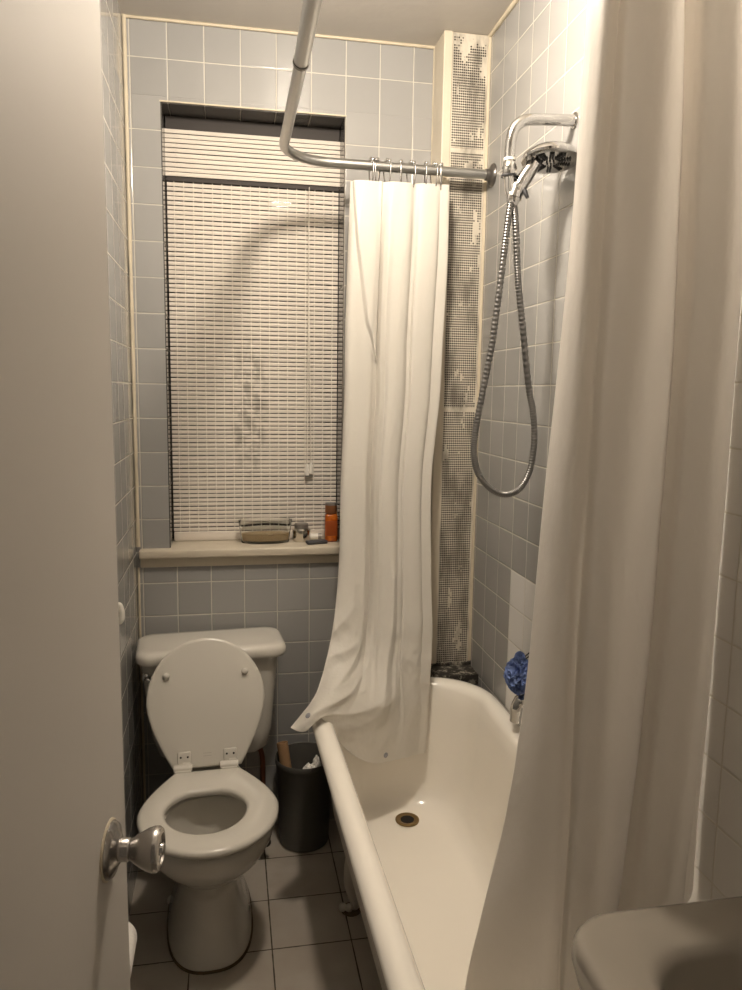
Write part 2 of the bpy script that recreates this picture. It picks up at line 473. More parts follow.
# ------------------------------------------------------------------ things on the sill
zs = 1.0125
d = thing('glass_dish', (.418, .075, zs), 'oval clear glass dish half full of tan liquid on the window sill', 'dish')
def oval(rx, ry, z, n=40):
    rx *= 1.06
    return [(.420 + rx * math.cos(2 * PI * k / n), .062 + ry * math.sin(2 * PI * k / n), zs + z) for k in range(n)]
obj('bowl', loft([oval(.074, .036, .0), oval(.077, .038, .004), oval(.084, .0425, .06), oval(.0862, .0437, .077), oval(.0853, .0430, .079), oval(.0842, .0420, .077), oval(.0818, .0402, .06), oval(.0745, .0355, .008), oval(.02, .01, .007)]), M_glass, d, 60)
obj('liquid', loft([oval(.073, .0335, .009), oval(.0775, .0365, .033), oval(.05, .02, .0335)]), M_soup, d, 40)
j = thing('metal_jar', (.545, .072, zs), 'small shiny metal jar with a screw lid beside the glass dish on the sill', 'jar')
Mj = Matrix.Translation((.545, .072, zs))
obj('body', lathe([(0, 0), (.028, 0), (.031, .004), (.0315, .040), (.026, .046), (0, .046)], 28, Mj, False), M_steel, j)
obj('lid', lathe([(.0, .046), (.024, .046), (.0245, .048), (.0245, .060), (.022, .062), (0, .062)], 28, Mj, False), M_greycap, j)
b = thing('bottle', (.646, .055, zs), 'orange translucent bottle with a grey cap standing at the right end of the sill', 'bottle')
Mb = Matrix.Translation((.646, .055, zs))
obj('body', merge(box(.6245, .6675, .035, .075, zs, zs + .098, .008, 4), lathe([(.014, .098), (.014, .104), (0, .104)], 24, Mb, False)), M_orange, b)
obj('cap', merge(lathe([(0, .100), (.0205, .100), (.021, .103), (.021, .128), (0, .128)], 28, Mb, False)), simple('copper toned cap', (.30, .12, .05), .3, .5), b)
obj('cap_top', lathe([(0, .128), (.021, .128), (.0205, .134), (.018, .136), (0, .136)], 28, Mb, False), M_greycap, b)
lab = obj('label_band', box(.6265, .6655, .0342, .0355, zs + .022, zs + .075, .0005), simple('dark amber print', (.30, .06, .01), .4), b); lab['label'] = 'darker orange printed band'
t = obj('dark_case', xf(box(-.036, .036, -.016, .016, 0, .012, .004, 3), lambda v: Matrix.Translation((.592, .018, zs)) @ Matrix.Rotation(.22, 4, 'Z') @ v), M_darkplastic, None, 40, (.592, .018, zs))
tag(t, 'small flat dark case lying on the sill in front of the orange bottle', 'case')
t = thing('clear_tube', (.59, .085, zs), 'short clear tube lying behind the dark case on the sill', 'tube')
Mt = frame((.565, .088, zs + .012), (1, -.1, 0))
obj('tube_body', lathe([(0, 0), (.011, 0), (.0115, .002), (.0115, .040), (0, .040)], 20, Mt, False), M_whitep, t)
obj('tube_cap', lathe([(0, .040), (.012, .040), (.012, .052), (0, .052)], 20, Mt, False), M_greycap, t)

# ------------------------------------------------------------------ toilet
TC = Vector((.232, -.45, 0)); RZ = Matrix.Rotation(math.radians(2.5), 4, 'Z')
def tr(g): return xf(g, lambda v: TC + RZ @ (v - Vector((.232, -.45, 0))))
to = thing('toilet', (.232, -.45, 0), 'white porcelain toilet with raised lid under the window', 'toilet')
CX = .232
def egg(hw, yf, yb, yc, z, n=48, p=2.2, tp=0):
    out = []
    for k in range(n):
        a = 2 * PI * k / n; cs, sn = math.cos(a), math.sin(a)
        x = hw * math.copysign(abs(cs) ** (2 / p), cs)
        ly = (yb - yc) if sn > 0 else (yc - yf)
        y = yc + ly * math.copysign(abs(sn) ** (2 / p), sn)
        if sn > 0 and tp: x *= 1 - tp * sn ** .75
        out.append((CX + x, y, z))
    return out
bowl = [egg(.118, -.662, -.20, -.44, 0, p=2.6), egg(.118, -.663, -.20, -.44, .02, p=2.6), egg(.106, -.650, -.20, -.44, .05, p=2.5), egg(.095, -.632, -.19, -.44, .12, p=2.4), egg(.090, -.628, -.18, -.44, .18, p=2.4),
        egg(.100, -.642, -.17, -.45, .225), egg(.132, -.690, -.16, -.47, .265, tp=.72), egg(.158, -.740, -.13, -.50, .305, tp=.72), egg(.172, -.768, -.10, -.53, .345, tp=.72), egg(.176, -.776, -.08, -.55, .375, tp=.72), egg(.175, -.775, -.07, -.55, .392, tp=.72), egg(.168, -.767, -.075, -.55, .400, tp=.72),
        egg(.125, -.722, -.465, -.60, .400), egg(.118, -.712, -.475, -.60, .392), egg(.122, -.716, -.47, -.60, .365), egg(.122, -.712, -.47, -.60, .33), egg(.108, -.690, -.48, -.59, .28), egg(.085, -.655, -.49, -.57, .235), egg(.05, -.61, -.51, -.56, .20), egg(.02, -.57, -.54, -.555, .19)]
bo = obj('bowl', tr(loft(bowl)), M_porc, to, 50)
obj('water', tr(loft([egg(.098, -.668, -.487, -.58, .254), egg(.01, -.59, -.57, -.58, .255)], False, True)), glass('toilet water', (.85, .86, .80), .0, 1.33), bo, 0)
obj('base_joint', tr(tube(egg(.1185, -.664, -.20, -.44, .003, 60, 2.6), .0042, 6, closed=True)), M_rust, bo, 60)
def lidw(s, L=.41, hw=.183, hb=.095, dc=.20):
    if s < dc: return hb + (hw - hb) * (1 - ((dc - s) / dc) ** 1.55)
    return hw * math.sqrt(max(0, 1 - ((s - dc) / (L - dc)) ** 2.05))
def lid_outline(L, hw, hb, dc, inset=0, n=26):
    ss = [L * (1 - math.cos(PI * i / n)) / 2 for i in range(n + 1)]
    R = [(max(lidw(s, L, hw, hb, dc), 1e-4), s) for s in ss]
    pts = [(w, s) for w, s in R] + [(-w, s) for w, s in reversed(R[:-1])]
    if inset:
        c = L * .5; out = []
        for w, s in pts: out.append((w * (1 - inset / hw), c + (s - c) * (1 - inset / (L / 2))))
        return out
    return pts
SY = -.385; SZ = .4085
so = lid_outline(.413, .184, .092, .205); si = [(w, s) for w, s in so]
def eg2(ins, z): return [(CX + w, SY - s, z) for w, s in lid_outline(.413, .184, .092, .205, ins)]
nn = len(eg2(0, 0))
def hole(grow, z):
    out = []
    o = lid_outline(.413, .184, .092, .205)
    for w, s in o:                                    # opening points facing the outline points
        a = math.atan2(s - .205, w); cs, sn = math.cos(a), math.sin(a)
        rx = .106 + grow; ry = (.118 if sn > 0 else .098) + grow
        k = 1 / math.sqrt((cs / rx) ** 2 + (sn / ry) ** 2)
        out.append((CX - .008 + k * cs, SY - .208 - k * sn, z))
    return out
seat = [eg2(.006, SZ), eg2(0, SZ + .006), eg2(0, SZ + .014), eg2(.004, SZ + .020), eg2(.012, SZ + .023), hole(.010, SZ + .022), hole(.003, SZ + .018), hole(0, SZ + .012), hole(.002, SZ + .002), hole(.006, SZ)]
g = loft(seat, False, False); k0 = (len(seat) - 1) * nn
g[1].extend([(k0 + k, k0 + (k + 1) % nn, (k + 1) % nn, k) for k in range(nn)])
obj('seat', tr(g), M_plastic, to, 50)
la = math.atan2(.120, .35); LH = Vector((CX, -.378, .432))
lu = Vector((0, math.sin(la), math.cos(la))); ln = Vector((0, -math.cos(la), math.sin(la)))
def lp(w, s, n): return LH + Vector((w, 0, 0)) + lu * s + ln * n
def lring(ins, n): return [lp(w, s, n) for w, s in lid_outline(.374, .173, .098, .190, ins)]
lid = obj('lid', tr(loft([lring(.008, -.014), lring(.002, -.012), lring(0, -.007), lring(0, -.003), lring(.003, 0), lring(.010, .001)])), M_plastic, to, 50)
for w in (-.115, .115):
    c = lp(w, .268, .004); obj('bumper', tr(sphere(c, .0105, 8)), M_plastic, lid, 60)
for w in (-.066, .066):
    g = box(w - .020, w + .020, .012, .050, 0, .006, .004, 3)
    g2 = xf(g, lambda v: lp(v.x, v.y, v.z))
    bar = tube([(CX + w - .030, -.382, .436), (CX + w + .022, -.382, .436)], .0125, 14)
    foot = box(CX + w - .028, CX + w + .020, -.398, -.366, .400, .436, .004)
    arm = xf(box(w - .006, w + .018, -.008, .02, -.002, .009, .002), lambda v: lp(v.x, v.y, v.z))
    h = obj('hinge', tr(merge(g2, bar, foot, arm)), M_plastic, to, 40)
    for a in (-.010, .010):
        obj('screw', tr(lathe([(0, 0), (.003, 0), (.003, .0012), (0, .0012)], 12, frame(lp(w + a, .034, .006), ln), False)), M_dark, h)
m_ = obj('maker_mark', tr(merge(xf(box(-.012, .012, .040, .0415, .001, .0016), lambda v: lp(v.x, v.y, v.z)), xf(box(-.012, .012, .032, .0335, .001, .0016), lambda v: lp(v.x, v.y, v.z)))), simple('faint grey print', (.40, .37, .33), .5), lid, 0)
# tank
def trr(x0, x1, y0, y1, r, z): return rrect(x0, x1, y0, y1, r, 8, z)
tank = [trr(.090, .390, -.198, -.05, .03, .375), trr(.068, .409, -.208, -.045, .035, .392), trr(.050, .424, -.212, -.045, .04, .45), trr(.020, .446, -.216, -.045, .04, .702)]
RZ2 = Matrix.Rotation(math.radians(4.5), 4, 'Z')
def trk(g): return xf(g, lambda v: Vector((.250, -.13, 0)) + RZ2 @ (v - Vector((.250, -.13, 0))))
tk = obj('tank', trk(loft(tank)), M_porc, to, 50)
def lidr(ins, z): return trr(.008 + ins, .468 - ins, -.240 + ins, -.024 - ins, .045, z)
obj('tank_lid', trk(loft([lidr(.012, .699), lidr(.003, .701), lidr(0, .708), lidr(0, .724), lidr(.004, .734), lidr(.012, .7385), lidr(.03, .740)])), M_porc, to, 50)
lv = obj('flush_lever', trk(merge(lathe([(0, 0), (.013, 0), (.012, .010), (.006, .014), (.006, .020), (0, .02)], 20, frame((.038, -.215, .662), (0, -1, 0)), False), tube(catmull([(.038, -.229, .662), (.055, -.238, .653), (.078, -.242, .648), (.120, -.240, .647)], 14), [.0055] * 10 + [.0065, .007, .007, .005], 10))), M_chrome, to)
obj('bolt_cap', tr(sphere((CX - .112, -.36, .012), .014, 8)), M_porc, to)

# supply pipe and shut-off valve between the toilet and the bin
sp = thing('water_supply_pipe', (.402, -.075, 0), 'reddish brown water supply pipe rising from the floor beside the toilet tank', 'pipe')
obj('pipe', tube(catmull([(.402, -.075, 0), (.402, -.075, .2), (.400, -.08, .30), (.385, -.095, .365)], 20), .009, 12), M_copper, sp)
obj('floor_flange', lathe([(0, 0), (.026, 0), (.022, .007), (.010, .012), (0, .012)], 24, Matrix.Translation((.402, -.075, 0)), False), M_black, sp)
v = obj('valve', merge(sphere((.402, -.10, .075), .019, 8), tube([(.402, -.10, .075), (.402, -.20, .07)], .009, 12)), M_black, sp)
obj('handle', xf(lathe([(0, 0), (.013, 0), (.017, .005), (.017, .012), (.012, .016), (0, .016)], 18, frame((.405, -.195, .068), (0, -1, 0)), False), lambda q: q), M_black, v)

# ------------------------------------------------------------------ waste bin
wb = thing('waste_bin', (.540, -.100, 0), 'dark grey round waste bin standing between the toilet and the bathtub', 'bin')
Mw = Matrix.Translation((.540, -.1005, 0))
obj('body', lathe([(0, .003), (.078, 0), (.083, .004), (.088, .10), (.095, .28), (.0965, .283), (.0985, .290), (.0985, .304), (.097, .307), (.0945, .306), (.092, .28), (.085, .10), (.080, .012), (0, .010)], 48, Mw, False), M_bin, wb)
cr = obj('cardboard_tube', lathe([(.019, 0), (.019, .345), (.0165, .345), (.0165, .004), (.0, .004)], 24, frame((.514, -.154, .0125), (-.14, .24, 1)), False), M_card, None, 40, (.514, -.154, .0125))
tag(cr, 'brown cardboard tube sticking up inside the dark grey waste bin', 'tube')
def crumple(c, r, seed, sub=3, squash=(1, 1, 1)):
    bm = bmesh.new(); bmesh.ops.create_icosphere(bm, subdivisions=sub, radius=1)
    V = []
    for q in bm.verts:
        n_ = q.co.normalized(); k = 1 + .45 * noise.noise(n_ * 2.3 + Vector((seed, 0, 0))) + .25 * noise.noise(n_ * 5.5 + Vector((0, seed, 0)))
        V.append((c[0] + n_.x * r * k * squash[0], c[1] + n_.y * r * k * squash[1], c[2] + n_.z * r * k * squash[2]))
    F = [tuple(q.index for q in f.verts) for f in bm.faces]; bm.free(); return V, F
ts = obj('crumpled_tissue', merge(*[crumple((.566 + .008 * math.sin(q * 2.1), -.112 - .003 * q, .042 + .042 * q), .028, 3.1 + q * 2.7) for q in range(5)], crumple((.556, -.142, .265), .026, 3.1), crumple((.580, -.125, .278), .022, 8.7, 3, (.6, 1, 1.5))), M_tissue, None, 25, (.562, -.12, .012))
tag(ts, 'crumpled white tissue piled up inside the dark grey waste bin', 'tissue')

# ------------------------------------------------------------------ bathtub
tb = thing('bathtub', (.82, -.9, 0), 'white enamel clawfoot bathtub with rolled rim along the right wall', 'bathtub')
TX0, TX1, TY0, TY1 = .518, 1.108, -1.69, -.205
def tl(o, z, r=.20, oyb=None, oyf=None, n=12):
    """tub loop inset by o; oyb / oyf: insets of the drain end and the near end"""
    oyb = o if oyb is None else oyb; oyf = o if oyf is None else oyf
    rr = max(r - o * .6, .06)
    pts = rrect(TX0 + o, TX1 - o, TY0 + oyf, TY1 - oyb, rr, n, z)
    # long straight sides get more points; the left side runs slightly inwards towards the near end
    out = []
    for (x, y, zz) in pts:
        k = (TY1 - y) / (TY1 - TY0)
        f = (TX1 - x) / (TX1 - TX0)
        out.append((x + .026 * k * f, y, zz))
    return out
shell = [tl(.050, .560), tl(.034, .562), tl(.014, .566), tl(.003, .576), tl(0, .589), tl(.005, .601), tl(.016, .609), tl(.030, .612), tl(.044, .610), tl(.055, .602), tl(.062, .588), tl(.067, .55),
         tl(.072, .50, oyf=.085), tl(.080, .42, oyf=.11), tl(.090, .34, oyf=.16), tl(.100, .29, oyb=.095, oyf=.20), tl(.115, .252, oyb=.105, oyf=.24), tl(.138, .228, oyb=.125, oyf=.28), tl(.17, .217, oyb=.16, oyf=.33), tl(.22, .213, oyb=.22, oyf=.40)]
obj('basin', loft(shell, False, True), M_tub, tb, 60)
outer = [tl(.048, .562), tl(.050, .50), tl(.058, .40), tl(.075, .28, oyf=.15), tl(.11, .19, oyf=.22), tl(.17, .145, oyf=.30), tl(.25, .135, oyf=.40)]
obj('outer_body', loft(outer, False, True), M_tubout, tb, 60)
for fx, fy in ((.654, -.46), (.985, -.46), (.655, -1.22), (.985, -1.22)):
    s = -1 if fx < .8 else 1
    legp = catmull([(fx - s * .035, fy, .20), (fx, fy, .15), (fx + s * .012, fy - .01, .08), (fx - s * .004, fy - .015, .035), (fx + s * .012, fy - .02, .022)], 16)
    ft = obj('foot', merge(tube(legp, [.03, .03, .029, .027, .025, .023, .021, .020, .019, .019, .020, .022, .024, .025, .024, .018], 14), *[sphere((fx + s * .018 + dx, fy - .03 + abs(dx) * .3, .014), .0125, 7) for dx in (-.018, 0, .018)]), M_tubout, tb, 60)
    obj('foot_pad', lathe([(0, 0), (.030, 0), (.030, .004), (.024, .008), (0, .008)], 20, Matrix.Translation((fx + s * .010, fy - .022, 0)), False), M_rust, ft)
Md = Matrix.Translation((.832, -.392, .2165))
dr = obj('drain', lathe([(.0365, -.001), (.037, .003), (.034, .0045), (.029, .0035), (.020, .0015), (.0, .001)], 36, Md, False), M_brass, tb)
obj('drain_hole', lathe([(.0, .0022), (.021, .0022), (.021, .0005), (0, .0005)], 30, Md, False), M_dark, dr)

# tub spout, loofah
fa = thing('tub_spout', (1.05, -.655, .66), 'chrome tub spout on the white tiles above the right rim of the bathtub', 'faucet')
obj('spout', tube(catmull([(XR, -.655, .700), (1.092, -.655, .698), (1.078, -.655, .692), (1.070, -.655, .672), (1.069, -.655, .642)], 20), [.024] * 5 + [.0235] * 5 + [.021] * 5 + [.019] * 5, 20), M_chrome, fa)
obj('wall_flange', lathe([(0, 0), (.036, 0), (.035, .006), (.026, .010), (0, .010)], 28, frame((XR, -.655, .700), (-1, 0, 0)), False), M_chrome, fa)
obj('diverter_knob', lathe([(0, 0), (.005, 0), (.005, .018), (.010, .021), (.011, .03), (.007, .034), (0, .034)], 18, Matrix.Translation((1.080, -.655, .712)), False), M_chrome, fa)
lf = thing('shower_pouf', (1.062, -.655, .80), 'blue ruffled mesh bath pouf hanging on the right wall above the tub spout', 'bath pouf')
def pouf(c, R):
    gs = []
    rnd = random.Random(4)
    for k in range(90):
        n_ = Vector((rnd.gauss(0, 1), rnd.gauss(0, 1), rnd.gauss(0, 1))).normalized()
        t_ = n_.orthogonal().normalized(); t_ = Matrix.Rotation(rnd.uniform(0, 6.28), 3, n_) @ t_
        s_ = n_.cross(t_)
        w = rnd.uniform(.55, 1.0); rows = []
        for a in range(5):
            h = .55 + .5 * a / 4
            row = []
            for q in range(13):
                f = (q / 12 - .5) * 2
                wav = math.sin(q * 1.9 + k) * .16 * a / 4
                p_ = n_ * (h - .18 * f * f) + t_ * f * w * .75 + s_ * (wav + .12 * math.sin(k + a))
                row.append(Vector(c) + Vector((p_.x * R * .82, p_.y * R, p_.z * R)))
            rows.append(row)
        gs.append(grid(rows))
    return merge(*gs)
obj('mesh_ruffles', merge(pouf((1.069, -.665, .775), .047), crumple((1.07, -.66, .775), .034, 2.2), pouf((1.068, -.662, .824), .017)), M_blue, lf, 60)
obj('hanging_loop', tube(catmull([(1.075, -.66, .82), (1.094, -.69, .86), (XR - .006, -.715, .905), (1.100, -.70, .86), (1.08, -.665, .82)], 24), .0016, 6), M_dark, lf, 60)
hk = obj('tile_hook', merge(lathe([(0, 0), (.014, 0), (.013, .003), (0, .004)], 20, frame((XR, -.715, .905), (-1, 0, 0)), False), tube([(XR, -.715, .900), (XR - .012, -.715, .899), (XR - .014, -.715, .908)], .0025, 8)), M_chrome, None, 40, (XR, -.715, .905))
tag(hk, 'small chrome hook on the white wall tiles holding the blue pouf', 'hook')

# ------------------------------------------------------------------ shower
sh = thing('shower_pipe', (XR, -.75, 2.18), 'bent chrome shower pipe coming out of the right tiled wall', 'shower pipe')
arm = [(XR, -.75, 2.172), (1.05, -.75, 2.169), (1.003, -.75, 2.166), (.979, -.75, 2.159), (.962, -.75, 2.143), (.955, -.75, 2.12), (.953, -.75, 2.10), (.953, -.75, 2.065)]
obj('arm', tube(catmull(arm, 40), .0132, 18), M_chrome, sh)
obj('wall_flange', lathe([(0, 0), (.019, 0), (.018, .003), (.014, .005), (0, .005)], 28, frame((XR, -.75, 2.172), (-1, 0, 0)), False), M_chrome, sh)
obj('thread_tape', lathe([(.0134, 0), (.0145, 0), (.0145, .006), (.0134, .006)], 24, Matrix.Translation((.953, -.75, 2.071)), False), M_whitep, sh)
br = obj('bracket', merge(lathe([(0, 0), (.0135, 0), (.018, .006), (.018, .022), (.0145, .034), (.0125, .036), (0, .036)], 24, Matrix.Translation((.953, -.75, 2.033)), False),
         tube([(.953, -.75, 2.04), (.955, -.752, 2.005), (.960, -.755, 1.985)], [.013, .012, .010], 14),
         tube([(.955, -.75, 2.02), (.972, -.752, 2.008)], .0075, 12), lathe([(.0145, 0), (.0185, .0), (.0165, .030), (.013, .030)], 24, frame((.966, -.752, 1.988), (.30, 0, 1)), True)), M_chrome, sh)
obj('swivel_ring', lathe([(.0135, 0), (.0192, 0), (.0192, .004), (.0135, .004)], 28, Matrix.Translation((.953, -.75, 2.035)), False), M_nozzle, br)
hs = thing('hand_shower', (.97, -.752, 1.98), 'chrome hand shower with a dark-nozzled round head resting in the bracket', 'shower head')
obj('handle', tube(catmull([(.964, -.752, 1.972), (.977, -.754, 2.012), (.993, -.757, 2.040), (1.010, -.762, 2.068)], 20), [.0105, .011, .012, .0138, .0155, .017, .018, .0185, .018, .018, .018, .018, .018, .0178, .0175, .017, .0165, .016, .016, .016], 18), M_chrome, hs)
hd = Vector((-.03, -.15, -.985)).normalized(); hc = Vector((1.046, -.768, 2.083))
Mh = frame(hc, hd)
hh = obj('head', lathe([(0, -.020), (.026, -.019), (.050, -.011), (.0645, .000), (.068, .008), (.066, .013), (.057, .0165), (.054, .0155), (0, .0155)], 44, Mh, False), M_chrome, hs)
noz = []
for k in range(10):
    a = 2 * PI * k / 10
    for rr_ in (.021, .027, .033, .039, .045):
        for da in (-.11, .11):
            q = Mh @ Vector((rr_ * math.cos(a + da * .022 / rr_ * 1.2), rr_ * math.sin(a + da * .022 / rr_ * 1.2), .0155))
            noz.append(lathe([(0, 0), (.0026, 0), (.0020, .0028), (0, .003)], 8, frame(q, hd), False))
for k in range(6):
    a = 2 * PI * k / 6; q = Mh @ Vector((.009 * math.cos(a), .009 * math.sin(a), .0155)); noz.append(lathe([(0, 0), (.0024, 0), (.0018, .0026), (0, .003)], 8, frame(q, hd), False))
obj('nozzles', merge(*noz), M_nozzle, hh, 60)
obj('spray_switch', tube([(.992, -.772, 1.985), (.986, -.768, 2.000), (.984, -.766, 2.008)], [.004, .006, .004], 10), M_nozzle, hs)
hp = catmull([(.958, -.756, 1.985), (.950, -.757, 1.92), (.943, -.757, 1.846), (.933, -.757, 1.74), (.921, -.757, 1.635), (.903, -.757, 1.53), (.889, -.757, 1.44), (.887, -.757, 1.385), (.899, -.757, 1.338), (.930, -.757, 1.301), (.972, -.757, 1.284), (1.010, -.757, 1.300), (1.034, -.757, 1.348), (1.041, -.757, 1.419), (1.034, -.757, 1.49), (1.021, -.757, 1.545), (1.000, -.757, 1.684), (.985, -.757, 1.78), (.978, -.757, 1.847), (.971, -.756, 1.93), (.966, -.753, 1.975)], 800)
obj('hose', tube(hp, [.0086 if i % 4 < 2 else .0074 for i in range(800)], 10), M_hose, hs, 80)
obj('hose_nut', lathe([(0, 0), (.0105, 0), (.0105, .022), (.008, .026), (0, .026)], 8, Matrix.Translation((.958, -.756, 1.975)), False), M_chrome, hs)

# ------------------------------------------------------------------ curtain rod
rd = thing('shower_curtain_rod', (.45, -.8, 2.2), 'grey steel U-shaped shower curtain rod above the bathtub', 'curtain rod')
def arc(cx, cy, r, a0, a1, n=12): return [(cx + r * math.cos(a0 + (a1 - a0) * i / n), cy + r * math.sin(a0 + (a1 - a0) * i / n), 2.2) for i in range(n + 1)]
RA = .15
p1 = [(XR, -.180, 2.2), (.9, -.184, 2.2), (.7, -.188, 2.2)] + arc(.457 + RA, -.19 - RA, RA, PI / 2, PI) + [(.456, -.6, 2.2), (.455, -.865, 2.2)]
p2 = [(.455, -.860, 2.2), (.452, -1.1, 2.2)] + arc(.450 + RA, -1.44 + RA, RA, PI, 1.5 * PI) + [(.8, -1.44, 2.2), (XR, -1.44, 2.2)]
obj('tube', tube(p1, .0140, 18), M_rod, rd)
obj('outer_tube', tube(p2, .0162, 18), M_rod, rd)
obj('collar', tube([(.455, -.857, 2.2), (.455, -.867, 2.2)], .0180, 20), M_rodj, rd)
for yy in (-.180, -1.44):
    obj('wall_flange', lathe([(0, 0), (.034, 0), (.034, .004), (.029, .010), (.018, .014), (.017, .026), (0, .026)], 30, frame((XR, yy, 2.2), (-1, 0, 0)), False), M_flange, rd)
obj('ceiling_support', merge(tube([(.4535, -1.0, 2.205), (.447, -1.0, ZC)], .0032, 10), lathe([(0, 0), (.02, 0), (.018, -.004), (.006, -.008), (0, -.008)], 20, Matrix.Translation((.447, -1.0, ZC)), False)), M_rod, rd)

# curtain rings: wire hook + roller beads, copied along the rod
r0 = thing('curtain_ring', (.7268, -.1875, 2.2), 'chrome roller ring', 'curtain ring', 'roller rings holding the far shower curtain')
bx = .7268
wire = [(bx, -.1875 - .010, 2.150), (bx, -.1875 - .016, 2.160), (bx, -.1875 - .019, 2.18), (bx, -.1875 - .0195, 2.2)] + [(bx, -.1875 + .0195 * math.cos(a), 2.2 + .0195 * math.sin(a)) for a in [PI - PI * i / 8 for i in range(1, 9)]] + [(bx, -.1875 + .019, 2.18), (bx, -.1875 + .012, 2.160), (bx, -.1875 + .003, 2.148), (bx, -.1875 - .006, 2.142), (bx, -.1875 - .012, 2.148)]
obj('wire', tube(catmull(wire, 60), .0020, 8), M_brush, r0, 60)
for a in (50, 90, 130):
    obj('roller_bead', sphere((bx, -.1875 + .0195 * math.cos(math.radians(a)), 2.2 + .0195 * math.sin(math.radians(a))), .0060, 6), M_chrome, r0, 60)
names = ['leftmost chrome roller ring on the far curtain, at its left edge', 'second chrome roller ring from the left end of the far curtain', 'third chrome roller ring from the left end of the far curtain', 'fourth chrome roller ring from the left, on the centre panel of the far curtain',
         'fifth chrome roller ring from the left, right of the centre panel of the far curtain', 'sixth chrome roller ring from the left on the far curtain', 'chrome roller ring next to last from the right edge of the far curtain', 'rightmost chrome roller ring, at the right edge of the far curtain']
RX = [.7268, .746, .7757, .8188, .8498, .895, .9215, .945]
r0['label'] = names[0]
tw = [.15, -.5, .35, -.25, .5, -.1, .3, -.35]
r0.rotation_euler = (0, 0, tw[0])
for i in range(1, 8):
    c = r0.copy(); COL.objects.link(c); c.location = (RX[i], -.1875 + (RX[i] - .7268) * .02, 2.2); c.rotation_euler = (0, 0, tw[i]); c['label'] = names[i]
    for ch_ in r0.children:
        q = ch_.copy(); COL.objects.link(q); q.parent = c

# ------------------------------------------------------------------ far curtain
ROWSC = [
[[0.666, -0.185, 2.151], [0.711, -0.185, 2.152], [0.755, -0.185, 2.154], [0.8, -0.185, 2.155], [0.844, -0.185, 2.156], [0.904, -0.185, 2.158], [0.963, -0.185, 2.16]],
[[0.661, -0.19, 1.982], [0.706, -0.19, 1.978], [0.75, -0.19, 1.973], [0.795, -0.19, 1.969], [0.839, -0.19, 1.964], [0.899, -0.19, 1.958], [0.958, -0.19, 1.953]],
[[0.653, -0.2, 1.716], [0.697, -0.2, 1.713], [0.741, -0.2, 1.71], [0.785, -0.2, 1.706], [0.829, -0.2, 1.703], [0.888, -0.2, 1.699], [0.947, -0.2, 1.694]],
[[0.651, -0.21, 1.505], [0.694, -0.21, 1.506], [0.738, -0.21, 1.506], [0.781, -0.21, 1.507], [0.824, -0.21, 1.507], [0.882, -0.21, 1.508], [0.939, -0.21, 1.509]],
[[0.641, -0.23, 1.261], [0.682, -0.23, 1.26], [0.723, -0.23, 1.26], [0.764, -0.23, 1.26], [0.805, -0.23, 1.26], [0.86, -0.23, 1.259], [0.915, -0.23, 1.259]],
[[0.633, -0.26, 1.016], [0.675, -0.26, 1.01], [0.717, -0.26, 1.004], [0.759, -0.26, 0.998], [0.801, -0.26, 0.992], [0.858, -0.26, 0.984], [0.914, -0.26, 0.976]],
[[0.616, -0.3, 0.87], [0.661, -0.297, 0.857], [0.706, -0.294, 0.845], [0.751, -0.291, 0.832], [0.797, -0.288, 0.82], [0.857, -0.284, 0.803], [0.917, -0.28, 0.787]],
[[0.588, -0.36, 0.765], [0.636, -0.351, 0.75], [0.685, -0.342, 0.734], [0.733, -0.333, 0.719], [0.782, -0.324, 0.703], [0.847, -0.312, 0.683], [0.911, -0.3, 0.662]],
[[0.547, -0.43, 0.671], [0.595, -0.44, 0.678], [0.647, -0.43, 0.659], [0.711, -0.41, 0.631], [0.773, -0.38, 0.605], [0.845, -0.34, 0.584], [0.908, -0.31, 0.567]],
[[0.498, -0.49, 0.633], [0.534, -0.52, 0.653], [0.592, -0.49, 0.627], [0.671, -0.44, 0.563], [0.758, -0.4, 0.523], [0.836, -0.36, 0.492], [0.904, -0.32, 0.472]],
[[0.461, -0.53, 0.61], [0.496, -0.54, 0.603], [0.541, -0.53, 0.632], [0.623, -0.46, 0.508], [0.704, -0.43, 0.437], [0.808, -0.38, 0.419], [0.897, -0.33, 0.404]]]
UK = [0, .15, .3, .45, .6, .8, 1]
def ulerp(row, u):
    k = 0
    while k < 5 and u > UK[k + 1]: k += 1
    f = (u - UK[k]) / (UK[k + 1] - UK[k])
    p0, p1, p2, p3 = [Vector(row[i]) for i in (max(k - 1, 0), k, k + 1, min(k + 2, 6))]
    return 0.5 * ((2 * p1) + (p2 - p0) * f + (2 * p0 - 5 * p1 + 4 * p2 - p3) * f * f + (3 * p1 - p0 - 3 * p2 + p3) * f ** 3)
NU, NV = 190, 220
colsC = []
for iu in range(NU):
    u = iu / (NU - 1)
    colsC.append(catmull([ulerp(r, u) for r in ROWSC], NV))
def ss(a, b, x):
    t_ = max(0, min(1, (x - a) / (b - a))); return t_ * t_ * (3 - 2 * t_)
